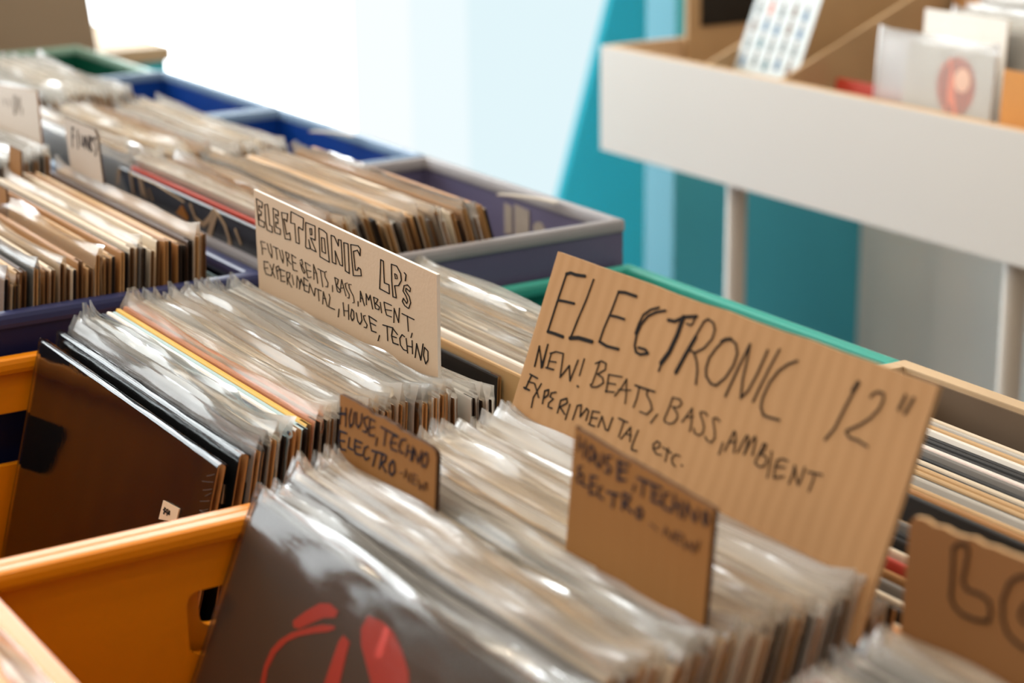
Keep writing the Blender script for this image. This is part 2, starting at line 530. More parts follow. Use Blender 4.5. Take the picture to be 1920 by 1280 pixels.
struct('trim_1', bm, [TEAL_D, mat('turquoise_edge', (16, 124, 146), .5, .04, 4)])  # front and edge of the same panel get different tones
bm = bmesh.new(); box(bm, 2.28, 2.40, -1.6, 2.52, 0, 2.7); struct('wall_right', bm, PALE)
for nm, x0, x1, c, s in (('window_1', -1.6, 1.88, (.92, .98, 1.0), WIN), ('window_2', 1.88, 2.02, (.95, 1.0, 1.0), 1.0), ('window_3', 2.02, 2.16, (.87, .975, 1.0), 1.0)):  # one bright window cut into steps so its glow fades rightward
    bm = bmesh.new(); prism(bm, [(x0, .06), (x1, .06), (x1, 2.7), (x0, 2.7)], 'y', WY+.02, WY+.03); struct(nm, bm, emit('lit_'+nm, c, s*1.15))
bm = bmesh.new(); prism(bm, [(2.16, .06), (2.262, .06), (2.60, 1.13), (2.60, 2.7), (2.16, 2.7)], 'y', WY+.02, WY+.03)
struct('window_4', bm, emit('lit_window_4', (.77, .925, .965), 1.15))
for i, (x, y, z) in enumerate(((-.7, .3, 2.5), (-.3, 1.3, 2.6), (.3, .6, 2.6), (.1, 2.2, 2.6), (.9, .9, 2.7), (1.6, .7, 2.5), (.7, 1.7, 2.7), (1.4, 2.0, 2.6), (-.2, 2.7, 2.4), (.6, 3.1, 2.5))):  # unseen bulbs; the last two are added to brighten the far-left sleeves
    ld = bpy.data.lights.new('unseen_ceiling_bulb', 'POINT'); ld.energy = LAMP; ld.color = (1, .80, .58); ld.shadow_soft_size = .035
    lo = bpy.data.objects.new('unseen_ceiling_bulb', ld); lo.location = (x, y, z); COL.objects.link(lo)

# ------------------------------------------------------------------ display table
WOOD = mat('pale_wood', (196, 172, 140), .65, .16, 14)
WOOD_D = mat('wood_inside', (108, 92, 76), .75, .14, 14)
TB = .668
t = thing('display_table', 'long wooden table under all the record crates', 'table', (.4, 1.6, 0))
bm = bmesh.new(); box(bm, -.56, .62, -1.4, 1.8, TB-.03, TB, .002); done('table_top', bm, WOOD, t)
for sx in (-.5, .56):
    for sy in (-1.3, 1.7):
        bm = bmesh.new(); box(bm, sx-.025, sx+.025, sy-.025, sy+.025, 0, TB-.03); done('leg', bm, WOOD, t)

# ------------------------------------------------------------------ crates
ORANGE = mat('orange_plastic', (232, 142, 8), .32, .04, 8, bump=.08, bscale=350)
NAVY_R = mat('navy_rim', (50, 58, 104), .35, .08, 20)
BLUE_R = mat('blue_pale_rim', (120, 150, 185), .4, .1, 20)
BLUE = mat('blue_plastic', (0, 58, 146), .4, .08, 10, bump=.08, bscale=350)
NAVY = mat('navy_plastic', (10, 20, 66), .42, .08, 10, bump=.08, bscale=350)
PURPLE = mat('purple_plastic', (90, 88, 122), .42, .1, 10, bump=.08, bscale=350)
PURPLE_R = mat('worn_grey_rim', (150, 150, 158), .5, .12, 25)
TEALP = mat('teal_plastic', (8, 118, 108), .38, .06, 10, bump=.08, bscale=350)
TEAL_R = mat('teal_rim', (52, 160, 148), .4, .06, 10)
GREEN = mat('green_plastic', (4, 84, 66), .4, .06, 10)
PALE_R = mat('pale_rim', (205, 214, 214), .45, .08, 20)
def wall(bm, a0, a1, z0, z1, c0, c1, axis, hole=None):
    """upright crate wall: a along the wall, c its thickness; hole=(a0,a1,z0,z1)"""
    def b(p0, p1, q0, q1, bev=0):
        if axis == 'y': box(bm, p0, p1, c0, c1, q0, q1, bev)
        else: box(bm, c0, c1, p0, p1, q0, q1, bev)
    if not hole: b(a0, a1, z0, z1); return
    h0, h1, k0, k1 = hole; r = .008
    b(a0, h0, z0, z1); b(h1, a1, z0, z1); b(h0, h1, z0, k0); b(h0, h1, k1, z1)
    for (px, sx) in ((h0, 1), (h1, -1)):                     # rounded corners of the hand hole
        for (pz, sz) in ((k0, 1), (k1, -1)):
            pts = [(px, pz)] + [(px+sx*(r-r*math.sin(k*math.pi/8)), pz+sz*(r-r*math.cos(k*math.pi/8))) for k in range(5)]
            prism(bm, pts, axis, c0, c1)
def crate(label, X0, X1, Y0, Y1, zr, m, rm, floor, holes=(), group='plastic crates on the table', rimw=.014):
    cx, cy = (X0+X1)/2, (Y0+Y1)/2; zt = Z0+zr-TB; zf = Z0+floor-TB
    o = thing('record_crate', label, 'crate', (cx, cy, TB), group=group)
    hx, hy = (X1-X0)/2, (Y1-Y0)/2; t = .006
    hd = .135
    def hole(c, key):
        if key not in holes: return None
        c, dz = c if isinstance(c, tuple) else (c, 0)
        return (c-.05, c+.05, zt-.080+dz, zt-.040+dz)
    for nm, c0, c1, k in (('end_wall', -hy+.002, -hy+.002+t, 'y0'), ('end_wall', hy-.002-t, hy-.002, 'y1')):
        bm = bmesh.new(); wall(bm, -hx+.002, hx-.002, 0, zt-.004, c0, c1, 'y', hole(holes.get(k, 0) if k in holes else 0, k)); done(nm, bm, m, o)
    for nm, c0, c1, k in (('side_wall', -hx+.002, -hx+.002+t, 'x0'), ('side_wall', hx-.002-t, hx-.002, 'x1')):
        bm = bmesh.new(); wall(bm, -hy+.002+t, hy-.002-t, 0, zt-.004, c0, c1, 'x', hole(holes.get(k, 0) if k in holes else 0, k)); done(nm, bm, m, o)
    bm = bmesh.new(); box(bm, -hx+.002+t, hx-.002-t, -hy+.002+t, hy-.002-t, 0, zf); done('crate_floor', bm, m, o)
    bm = bmesh.new(); e = .0001                              # rounded flange all round the top
    box(bm, -hx, hx, -hy, -hy+rimw, zt-.012, zt, .004); box(bm, -hx, hx, hy-rimw, hy, zt-.012, zt, .004)
    box(bm, -hx, -hx+rimw, -hy+rimw-.004, hy-rimw+.004, zt-.012, zt-e, .004); box(bm, hx-rimw, hx, -hy+rimw-.004, hy-rimw+.004, zt-.012, zt-e, .004)
    done('rim', bm, rm, o, smooth=False)
    return o
crate('orange crate nearest the camera, filled behind the two small HOUSE, TECHNO signs', .258, .632, .612, .979, -.003, ORANGE, ORANGE, -.290, {'y1': -.008, 'x1': 0})
crate('orange crate with the glossy black record, in front of the blue crate', .258, .632, .981, 1.362, -.006, ORANGE, ORANGE, -.299, {'y0': (.004, .014), 'y1': (-.02, -.002)})
crate('orange crate at the bottom right, holding the bubble-letter sign', .258, .632, .268, .609, -.032, ORANGE, ORANGE, -.301)
crate('orange crate at the bottom left edge, with one record leaning out', -.125, .252, .638, .979, -.006, ORANGE, ORANGE, -.305)
crate('dark blue crate at the left edge, full of brown-edged records', .258, .632, 1.376, 1.710, .02, NAVY, NAVY_R, -.262)
crate('blue crate at the far left behind the brown-edged records', .258, .632, 1.714, 2.048, .02, NAVY, NAVY_R, -.262)
crate('teal crate behind the large ELECTRONIC sign', .640, .970, 1.003, 1.357, -.018, TEALP, TEAL_R, -.300)
crate('purple-grey crate with a worn pale rim and an empty back', .640, .970, 1.362, 1.705, .02, PURPLE, PURPLE_R, -.262, rimw=.011)
crate('bright blue crate next to the purple one, back wall worn', .640, .970, 1.709, 2.045, .02, BLUE, BLUE_R, -.262, rimw=.010)
crate('bright blue crate between the other blue crate and the green one', .640, .970, 2.050, 2.385, .02, BLUE, BLUE_R, -.262, rimw=.010)
crate('dark green crate with a window-lit rim, farthest along the table', .640, .970, 2.391, 2.705, .014, GREEN, mat('window_lit_green_rim', (150, 190, 178), .35, .08, 20), -.262, rimw=.009)  # window glare on the rim is put into its pale colour
pc = [o_ for o_ in bpy.data.objects if o_.get('label', '').startswith('purple-grey crate')][0]
bm = bmesh.new()                                            # remains of a torn label on the inner back wall
for y0_, y1_, z0_, z1_ in ((1.535, 1.548, -.027, .001), (1.505, 1.530, -.027, .003)): prism(bm, [(y0_-1.5335, z0_+Z0-TB), (y1_-1.5335, z0_+Z0-TB-.002), (y1_-1.5335, z1_+Z0-TB), (y0_-1.5335, z1_+Z0-TB-.002)], 'x', .1559, .1572)
prism(bm, [(1.488+.010*math.cos(k*math.pi/8)-1.5335, -.014+.008*math.sin(k*math.pi/8)+Z0-TB) for k in range(16)], 'x', .1559, .1572)
done('torn_label', bm, mat('old_label_paper', (150, 142, 136), .7, .15, 60), pc)
# torn tape on the worn rims
TAPE = mat('dirty_tape', (196, 190, 182), .5, .2, 40)
for (nm, lab, x, y, l, rz) in (('tape_scrap', 'torn tape curling off the bright blue crate rim', .955, 1.86, .05, .5), ('tape_scrap', 'thin peeling tape strip on the purple crate rim', .956, 1.475, .06, .3)):
    bm = bmesh.new()
    for k in range(8):
        a, b_ = k/8, (k+1)/8
        prism(bm, [(-.008*(a**2)*3, l*(a-.5)), (-.008*(b_**2)*3, l*(b_-.5)), (-.008*(b_**2)*3-.006, l*(b_-.5)), (-.008*(a**2)*3-.006, l*(a-.5))], 'z', 0, .0015)
    tag(done(nm, bm, TAPE, loc=(x, y, Z0+.0202)), lab, 'tape')

bm = bmesh.new(); box(bm, -.0005, .0005, -.055, .055, 0, .032); tag(done('pale_patch', bm, mat('pale_blue_patch', (150, 190, 212), .6, .1, 30), loc=(.6165, 1.44, Z0-.026)), 'pale blue patch inside the near right corner of the dark blue crate', 'paper')  # added card standing in for something pale seen through a wall hole
# wooden crate at the right
o = thing('wooden_crate', 'pale wooden box of paper-sleeved records right of the big sign', 'crate', (.79, .80, TB))
zt = Z0-.012-TB; X0, X1, Y0, Y1 = -.155, .168, -.18, .199
for nm, a in (('back_panel', (X1-.012, X1, Y0, Y1)), ('front_panel', (X0, X0+.012, Y0, Y1)), ('end_panel', (X0+.012, X1-.012, Y1-.012, Y1)), ('end_panel', (X0+.012, X1-.012, Y0, Y0+.012))):
    bm = bmesh.new(); box(bm, a[0], a[1], a[2], a[3], 0, zt, .001); done(nm, bm, WOOD, o)
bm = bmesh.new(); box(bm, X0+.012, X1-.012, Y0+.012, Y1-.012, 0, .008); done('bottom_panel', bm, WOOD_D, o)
bm = bmesh.new(); box(bm, X1-.0135, X1-.012, Y0+.012, Y1-.012, .008, zt-.004); done('back_inner_sheet', bm, WOOD_D, o)  # thin darker sheet over the inner back face

# ------------------------------------------------------------------ records
FILMS = [film('clear_film_cool', (236, 240, 240), .21, .22), film('clear_film_warm', (244, 232, 214), .23, .26), film('milky_film', (240, 240, 238), .34, .28, .08)]
FILMS.append(film('crisp_film', (236, 236, 232), .05, .16))
SHRINK = film('shrink_film', (200, 205, 210), .015, .07, .10, 25)
PAL = {'cream': 'e6d9c4', 'white': 'efeeea', 'tan': 'c8a678', 'kraft brown': 'a97b48', 'dark brown': '4b3424', 'black': '12100f', 'grey': '7c7a78', 'navy': '1b2137',
       'pale blue': 'a3c3cf', 'yellow': 'e0b347', 'orange': 'd87a3a', 'red': 'b63a28', 'green': '56654c', 'pale grey': 'bfbdb8'}
CM = {k: mat('cover_'+k.replace(' ', '_'), srgbhex, .55, .10, 22) for k, srgbhex in PAL.items()}
EDGE = [mat('edge_'+n, h, .8, .2, 60) for n, h in (('kraft', 'b08350'), ('tan', 'c39a66'), ('umber', '7a5632'), ('dark', '2a1c12'), ('pale', 'd4bd98'))]
GLOSSB = mat('gloss_black_card', (10, 10, 12), .12, .2, 12, spec=.6, coat=.5)
_cov = {}
def cover_mesh(w, h, t, r=0):
    k = (w, h, t, r)
    if k in _cov: return _cov[k]
    bm = bmesh.new(); e = .0007; d = .012; W = w/2; T = t/2
    prof = [(-T, -W), (-T+e, -W), (-T+e, -W+d), (T-e, -W+d), (T-e, -W), (T, -W), (T, W-.001), (T*.6, W), (-T*.6, W), (-T, W-.001)]
    levels = [(0, 1), (h*.5, 1.12 if r else 1), (h-.0012, 1), (h, .75)]
    rings = [[bm.verts.new((x*s, y, z)) for x, y in prof] for z, s in levels]
    n = len(prof)
    for a, b in zip(rings, rings[1:]):
        for i in range(n):
            f = bm.faces.new((a[i], a[(i+1) % n], b[(i+1) % n], b[i])); f.material_index = 1 if i < 5 else 0
    bm.faces.new(rings[-1]); bm.faces.new(rings[0][::-1])
    bmesh.ops.recalc_face_normals(bm, faces=bm.faces[:])
    me = bpy.data.meshes.new('cover'); bm.to_mesh(me); bm.free(); me.materials.append(CM['cream']); me.materials.append(EDGE[0])
    _cov[k] = me; return me
def wave(rng, n, lo, hi):
    return [(rng.uniform(.4, 1)/(i+1)**.4, 2*math.pi/rng.uniform(lo, hi), rng.uniform(0, 6.28)) for i in range(n)]
def ev(wv, y): return sum(a*math.sin(f*y+p) for a, f, p in wv)
_film = {}
def film_mesh(seed, w, h, t, flap, loose):
    k = (seed, w, h, t, flap, loose)
    if k in _film: return _film[k]
    rng = random.Random(seed*31+7); ny = 34; W = w/2
    c1 = wave(rng, 4, .07, .4); c2 = wave(rng, 4, .03, .25); c3 = wave(rng, 4, .03, .25); c4 = wave(rng, 4, .04, .25); tp = wave(rng, 4, .06, .4)
    lv = [-1, -.75, -.4, -.18, -.08, -.04, -.02, -.008, 0, .3, .55, .8, 1]
    bm = bmesh.new(); F = []; B = []
    ear = rng.uniform(.1, .7)
    for q in lv:
        fr, bk = [], []
        for i in range(ny+1):
            y = -W + w*i/ny; ef = abs(y)/W
            g1 = abs(ev(c2, y+q))*.0003*(1+loose*3); g2 = abs(ev(c3, y-q))*.0003*(1+loose*3)
            if q <= 0:
                z = h*(1+q) if q < -.2 else h+q*.09
                if q in (-.18, -.08): z = h-.03-.03*(q == -.18)
                elif q > -.05: z = h+q*.25
                xf, xb = -(t/2+.0005+g1), t/2+.0005+g2
            else:
                fh = flap*(.78+.12*ev(tp, y)+ear*max(0, ef-.86)/.14)
                z = h+fh*q
                c = .0013*(1+loose*1.8)*q*ev(c1, y); g = (t/2)*(1-q)**1.5+.0004+.0007*q*abs(ev(c4, y))*(1+loose)
                xf, xb = c-g-g1*(1-q), c+g+g2*(1-q)
            fr.append(bm.verts.new((xf, y, z))); bk.append(bm.verts.new((xb, y, z)))
        F.append(fr); B.append(bk)
    for a in range(len(lv)-1):
        for i in range(ny):
            bm.faces.new((F[a][i], F[a+1][i], F[a+1][i+1], F[a][i+1])); bm.faces.new((B[a][i], B[a][i+1], B[a+1][i+1], B[a+1][i]))
        bm.faces.new((F[a][ny], F[a+1][ny], B[a+1][ny], B[a][ny]))       # closed along the spine side, open towards -Y
    me = bpy.data.meshes.new('plastic_sleeve'); bm.to_mesh(me); bm.free(); me.materials.append(FILMS[0])
    me.polygons.foreach_set('use_smooth', [True]*len(me.polygons)); _film[k] = me; return me
def setmat(o, i, m):
    o.material_slots[i].link = 'OBJECT'; o.material_slots[i].material = m
ORD = ['first', 'second', 'third', 'fourth', 'fifth', 'sixth', 'seventh', 'eighth', 'ninth', 'tenth', 'eleventh', 'twelfth', 'thirteenth', 'fourteenth', 'fifteenth', 'sixteenth', 'seventeenth', 'eighteenth', 'nineteenth'] + \
      [t_ + (('-'+u_) if u_ else '') for t_, base in (('twenty', 'twentieth'), ('thirty', 'thirtieth'), ('forty', 'fortieth')) for u_ in ('', 'first', 'second', 'third', 'fourth', 'fifth', 'sixth', 'seventh', 'eighth', 'ninth')]
ORD = [{'twenty': 'twentieth', 'thirty': 'thirtieth', 'forty': 'fortieth'}.get(o_, o_) for o_ in ORD]
rr = random.Random(11)
def record(xt, zt, lean, yc, col, edge, filmi, label, group, w=.312, h=.312, t=.0036, loose=0, flap=.0075, yaw=0, fw_=.317, name='vinyl_record', bodymat=None):
    th = R(lean); loc = (xt-h*math.sin(th), yc, Z0+zt-h*math.cos(th))
    o = thing(name, label, 'record', loc, (0, th, R(yaw)), group)
    c = link('cover', cover_mesh(w, h, t, rr.randint(0, 1)), o); setmat(c, 0, bodymat or CM[col]); setmat(c, 1, EDGE[edge])
    if filmi is not None:
        p = link('plastic_sleeve', film_mesh(rr.randint(0, 7), fw_, h+.0008, t, flap, loose), o); setmat(p, 0, FILMS[filmi])
    return o
def pick(ws):
    x = rr.random()*sum(w for _, w in ws)
    for k, w in ws:
        x -= w
        if x <= 0: return k
    return ws[-1][0]
def stack(where, n, xs, zs, leans, ys, pal, pf, edges, group, start=0, gaps=(), jit=.004, jz=.0025, flap=.0075, films=(0, 1, 2), loosep=.15, t=(.0030, .0040)):
    res = []; y0, y1 = ys
    for i in range(n):
        f = i/max(1, n-1); x = xs[0]+(xs[1]-xs[0])*f
        for g, wd in gaps:
            if abs(x-g) < wd: x = g+math.copysign(wd, x-g) if x != g else g+wd
        col = pick(pal); fi = rr.choice(films) if rr.random() < pf else None
        lab = '%s record from front of %s, %s cover%s' % (ORD[i+start], where, col, ', clear plastic' if fi is not None else '')
        res.append(record(x, zs[0]+(zs[1]-zs[0])*f+rr.uniform(-jz, jz), leans[0]+(leans[1]-leans[0])*f+rr.uniform(-.8, .8), (y0+y1)/2+rr.uniform(-jit, jit), col, pick(edges), fi, lab, group,
                   t=rr.choice((.0030, .0036, .0042)), loose=1 if rr.random() < loosep else 0, flap=flap*rr.uniform(.75, 1.25), yaw=rr.uniform(-.5, .5)))
    return res
KE = [(0, 4), (1, 3), (2, 3), (3, 3), (4, 1)]
PALE_P = [('cream', 6), ('white', 5), ('tan', 2.5), ('pale grey', 1.5), ('grey', .5), ('black', .4)]
KRAFT_P = [('kraft brown', 4), ('tan', 4), ('cream', 3), ('white', 2), ('dark brown', 1.2), ('black', 1.2), ('grey', 1)]

# --- near orange crate
g = 'records in the near orange crate'
wh = 'near orange crate'
EX, EY, EZ, EL = .4285, .963, .008, 23.0
th = R(EL)
front = record(EX+.0022, EZ-.0005, EL, EY-.156, 'dark brown', 0, 3, 'dark grey-brown record with red swirls at the very front of the near orange crate', g, loose=.4, flap=.0085, yaw=0,
               bodymat=mat('cover_smoky_brown', (70, 56, 44), .5, .15, 8))
e = lettering('printed_swirls', 'em', mat('red_ink', (196, 50, 30), .5, .08, 40), front, fill=True); e.location = (-.0021, .156, .312)
e['label'] = 'red brush-like swirls'
spec = [(.4355, .0045, 22, 'pale grey', 0, 1), (.4415, .0045, 22, 'grey', 0, .6), (.447, .006, 21.5, 'pale grey', 2, .4), (.4535, .0150, 21, 'grey', 3, 0), (.458, .0165, 21, 'cream', 1, .3), (.4622, .0150, 21, 'black', None, 0), (.466, .0165, 21, 'pale grey', 3, 0), (.471, .017, 20.5, 'cream', 1, .3), (.4755, .0175, 20, 'tan', 1, .6), (.480, .0175, 20, 'cream', 0, 1)]
for i, (x, z, l, col, fi, lo) in enumerate(spec):
    record(x, z, l, .8075+rr.uniform(-.003, .003), col, pick(KE), fi, '%s record from front of %s, %s cover%s' % (ORD[i+1], wh, col, ', clear plastic' if fi is not None else ''), g, loose=lo, flap=.0085)
n1 = len(spec)+1
stack(wh, 6, (.4905, .5125), (.017, .018), (20, 19), (.6505, .9625), PALE_P, 1, KE, g, n1)
stack(wh, 16, (.5205, .598), (.018, .021), (19, 16), (.6505, .9625), PALE_P, .96, KE, g, n1+6)
stack('few behind the big cardboard sign', 5, (.6065, .6245), (.010, .012), (12, 9), (.650, .962), KRAFT_P, .2, KE, g)

# --- orange crate with the black record
g = 'records in the orange crate of the white LP sign'; wh = 'orange crate with the black record'
blk = record(.4345+.003, .0068, 15, 1.183, 'black', 0, None, 'glossy shrink-wrapped black record with a price sticker, front of its orange crate', g, t=.005, bodymat=GLOSSB)
def shrink(o, t, seed):
    me = film_mesh(seed, .3145, .3125, t, .0006, 0).copy(); p = link('shrink_wrap', me, o); setmat(p, 0, SHRINK)
shrink(blk, .005, 3)
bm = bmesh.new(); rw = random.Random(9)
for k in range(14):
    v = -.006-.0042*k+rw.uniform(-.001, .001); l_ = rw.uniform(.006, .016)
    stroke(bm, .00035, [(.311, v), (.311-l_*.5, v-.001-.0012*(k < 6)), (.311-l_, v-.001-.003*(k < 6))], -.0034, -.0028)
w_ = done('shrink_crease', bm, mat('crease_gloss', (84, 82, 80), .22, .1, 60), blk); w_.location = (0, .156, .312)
STK = mat('sticker_paper', (214, 190, 160), .6, .04, 50); INK = mat('black_marker', (27, 23, 22), .85, .25, 60, spec=.15); INKB = mat('blue_black_marker', (34, 36, 50), .85, .3, 60, spec=.15)
s = lettering('price_sticker', 'st', STK, blk, -.0005, .0003, True); s.location = (-.0036, .156, .312)
l = lettering('price', 'st4', INK, s, -.0009, -.0004)
blk2 = record(.4475+.003, .0118, 13, 1.179, 'black', 0, None, 'second black record in the orange crate, right behind the glossy one', g, t=.006, bodymat=GLOSSB)
shrink(blk2, .006, 4)
s = lettering('price_sticker', 'st2', STK, blk2, -.0005, .0003, True); s.location = (-.0040, .156, .312)
spec = [(.4575, .016, 11, 'dark brown', 0, .3), (.4625, .018, 10.5, 'grey', 0, .3), (.4680, .021, 10, 'cream', 0, .6), (.4745, .022, 9.5, 'pale blue', 2, 2.0), (.4805, .024, 9, 'navy', None, 0), (.4850, .0245, 9, 'white', None, 0), (.4890, .024, 8.5, 'pale blue', None, 0),
        (.4930, .025, 8.5, 'yellow', None, 0), (.4985, .026, 8, 'orange', 1, .2), (.5035, .026, 8, 'cream', 1, .3), (.508, .026, 7.5, 'white', 1, .3)]
for i, (x, z, l, col, fi, lo) in enumerate(spec):
    record(x, z-.002, l, 1.176+rr.uniform(-.002, .002), col, pick(KE), fi, '%s record from front of %s, %s cover%s' % (ORD[i+2], wh, col, ', clear plastic' if fi is not None else ''), g, loose=lo, flap=.0085, t=.004)
stack(wh, 18, (.5135, .5935), (.024, .023), (7, 2), (1.020, 1.332), PALE_P, 1, KE, g, len(spec)+2, films=(0, 0, 1, 2))
stack('few behind the white LP sign', 3, (.607, .616), (.018, .018), (1, 0), (1.015, 1.327), PALE_P, 1, KE, g)

# --- bottom right crate, bottom left crate
g = 'records in the bottom right crate'
spec = [(.508, .014, 5, 'yellow', 1), (.5135, .016, 5, 'dark brown', 1), (.519, .018, 5, 'cream', 1), (.5255, .020, 5, 'red', 2), (.531, .021, 4, 'white', 2), (.537, .022, 4, 'pale grey', 1), (.544, .024, 4, 'grey', 0), (.550, .025, 3, 'white', 0), (.557, .027, 3, 'grey', 0), (.565, .029, 3, 'pale grey', 1), (.574, .031, 2, 'cream', 1)]
for i, (x, z, l, col, fi) in enumerate(spec):
    record(x, z-.006, l, .4435, col, pick(KE), fi, '%s record from the front of the bottom right crate, %s cover in clear plastic' % (ORD[i], col), g, loose=.6, flap=.0085)
record(.2505, -.006, 7, .8085, 'cream', 4, 1, 'cream record in wrinkled plastic at the bottom left, leaning on the orange rim', 'records at the bottom left edge', loose=1.5, flap=.0085)
record(.2450, -.012, 7, .8065, 'tan', 4, 1, 'tan record in plastic just behind the one leaning on the orange rim', 'records at the bottom left edge', loose=1.5)

# --- left blue crates
g = 'records in the dark blue crate at the left edge'
stack('dark blue crate at the left', 30, (.430, .582), (.041, .052), (6, 4), (1.390, 1.702), KRAFT_P, .26, [(0, 3), (1, 2), (2, 5), (3, 5)], g, gaps=((.497, .003), (.541, .003)), jz=.005)
g = 'records in the blue crate at far left'
stack('far left blue crate', 14, (.520, .581), (.056, .060), (4, 2), (1.727, 2.039), [('white', 4), ('cream', 4), ('pale grey', 2)], 1, KE, g, films=(2, 0, 2))

stack('last few in the dark blue crate', 2, (.5855, .590), (.052, .053), (4, 4), (1.398, 1.704), [('kraft brown', 1), ('tan', 1)], 0, [(2, 1)], 'records in the dark blue crate at the left edge')
# --- purple crate
g = 'records in the purple crate'; wh = 'purple crate'
pr = record(.638+.0024, .0486, -17, 1.544, 'navy', 2, None, 'black record with big cream graffiti-like letters at the front of the purple crate', g, loose=.2, flap=.004, bodymat=mat('cover_blue_black', (14, 16, 26), .4, .2, 20))
e = lettering('printed_letters', 'rp', mat('cream_ink', (196, 172, 142), .6, .08, 40), pr); e.location = (-.0022, .156, .312)
e = lettering('printed_triangle', 'rpo', mat('amber_ink', (186, 122, 40), .6, .08, 40), pr, fill=True); e.location = (-.0022, .156, .312)
spec = [(.6475, .0445, 'tan', None, 0), (.6525, .0475, 'red', None, 0), (.6565, .056, 'white', 1, .6), (.6625, .054, 'cream', 1, .3), (.668, .053, 'orange', None, 0)]
for i, (x, z, col, fi, lo) in enumerate(spec):
    record(x, z, -16.5, 1.545, col, pick(KE), fi, '%s record from front of purple crate, %s cover%s' % (ORD[i+1], col, ', clear plastic' if fi is not None else ''), g, loose=lo, flap=.010)
stack(wh, 27, (.6745, .842), (.047, .040), (-17, -15), (1.383, 1.693), KRAFT_P+[('yellow', 1.5), ('pale grey', 2)], .45, KE, g, len(spec)+1, jz=.005)
# --- bright blue and green crates along the window
stack('blue crate beside the purple one', 27, (.665, .815), (.047, .041), (-14, -12), (1.722, 2.034), [('cream', 5), ('white', 6), ('tan', 3), ('kraft brown', 1), ('pale grey', 2)], .7, KE, 'records in the blue crate beside the purple one', jz=.005)
stack('blue crate before the green one', 22, (.690, .800), (.053, .046), (-12, -9), (2.062, 2.372), [('white', 5), ('cream', 4), ('pale grey', 2)], .95, KE, 'records in the blue crate before the green one', films=(2, 0, 2), jz=.005)

# --- teal crate
g = 'records in the teal crate'; wh = 'teal crate'
stack(wh, 14, (.696, .750), (.002, .017), (3, 0), (1.022, 1.334), PALE_P+[('tan', 2)], .9, KE, g, 2, films=(0, 0, 1))
record(.684, -.005, 3, 1.231, 'black', 0, None, 'black paper sleeve with kraft edges right of the white LP sign', g, w=.24, t=.003)
record(.6895, .000, 3, 1.185, 'tan', 1, None, 'tan sleeve just behind the black one in the teal crate', g, t=.003)
o = thing('cardboard_divider', 'blank brown cardboard divider between the LP sign and the black sleeve', 'divider', (.667, 1.236, Z0-.299))
bm = bmesh.new(); prism(bm, [(-.121, 0), (.11, 0), (.11, .290), (-.108, .290), (-.117, .287), (-.121, .277)], 'x', -.0015, .0015); done('card', bm, kraft('plain_kraft', (150, 108, 62)), o)

# --- wooden crate: die-cut paper sleeves
g = 'paper-sleeved records in the wooden crate'; wh = 'wooden crate'
seq = ['kraft brown', 'black', 'black', 'cream', 'grey', 'kraft brown', 'red', 'cream', 'black', 'black', 'grey', 'tan', 'black', 'black', 'tan', 'kraft brown', 'cream', 'kraft brown', 'tan', 'grey', 'pale grey', 'black', 'tan', 'tan', 'black', 'cream', 'black', 'grey', 'red', 'white', 'black', 'black', 'black', 'white', 'tan', 'pale grey', 'cream']
for i, col in enumerate(seq):
    f = i/(len(seq)-1)
    record(.665+.262*f, -.002-.032*f+rr.uniform(-.002, .002)-.03*max(0, .25-f)/.25+(.014 if i == 12 else 0), 4+18*f, .826+rr.uniform(-.008, .008), col, pick([(0, 4), (1, 4), (4, 2)]), None, '%s paper-sleeved record from the front of the wooden crate, %s' % (ORD[i], col), g, t=.0034, w=.310, h=.310, yaw=rr.uniform(-.6, .6))

# ------------------------------------------------------------------ signs
KR = kraft('corrugated_kraft', (176, 138, 98)); KRD = kraft('brown_corrugated', (148, 104, 56), strength=.06); KRE = mat('cut_cardboard', (196, 162, 120), .9, .2, 200)
CREAMB = mat('cream_board', (196, 171, 144), .7, .05, 6, bump=.1, bscale=300); PALEB = mat('pale_grey_card', (190, 176, 162), .7, .06, 6)
DK = mat('dark_cut_edge', (70, 44, 22), .9, .2, 100)
def sign(label, O, lean, outline, t, m, em, key, inkm, group=None, key2=None, ink2=None, name='cardboard_sign'):
    o = thing(name, label, 'sign', (O[0], O[1], Z0+O[2]), (0, R(lean), 0), group)
    bm = bmesh.new(); fs = prism(bm, [(-u, v) for u, v in outline], 'x', .0002, t)
    for f in fs[1:]: f.material_index = 1
    fs[1].material_index = 0
    done('board', bm, [m, em], o)
    if key: lettering('lettering', key, inkm, o)
    if key2: lettering('small_lettering', key2, ink2, o)
    return o
def ragged(u0, u1, v0, v1, n, amp, seed):
    r_ = random.Random(seed)
    return [(u0+(u1-u0)*i/n, v0+(v1-v0)*i/n+r_.uniform(-amp, amp)*(0 < i < n)) for i in range(n+1)]
sg = 'handwritten divider signs'
sign('large corrugated cardboard sign handwritten ELECTRONIC 12" NEW! BEATS', (.6015, .966, .03), 20.5, [(.002, -.03)]+ragged(.002, .325, .0985, .1005, 14, .0005, 3)+[(.3245, -.03)], .0034, KR, KRE, 'big', INK, sg)
sign("cream board sign lettered ELECTRONIC LP's FUTURE BEATS", (.600, 1.323, .03), 0, [(.004, -.03), (.0028, .0708), (.2738, .0645), (.272, -.03)], .0026, CREAMB, mat('white_cut_edge', (232, 230, 226), .6, .03, 40), 'lp', INK, sg)
sign('small brown sign HOUSE, TECHNO ELECTRO with a torn top edge, standing farther left', (.486, .966, .03), 2, [(-.002, -.018)]+ragged(-.001, .104, .0285, .0278, 16, .0009, 5)+[(.1085, .0265), (.110, .023), (.1075, -.018)], .003, KRD, DK, 's1', INKB, sg, 's1n', mat('brown_pencil', (84, 52, 26), .7, .2, 50))
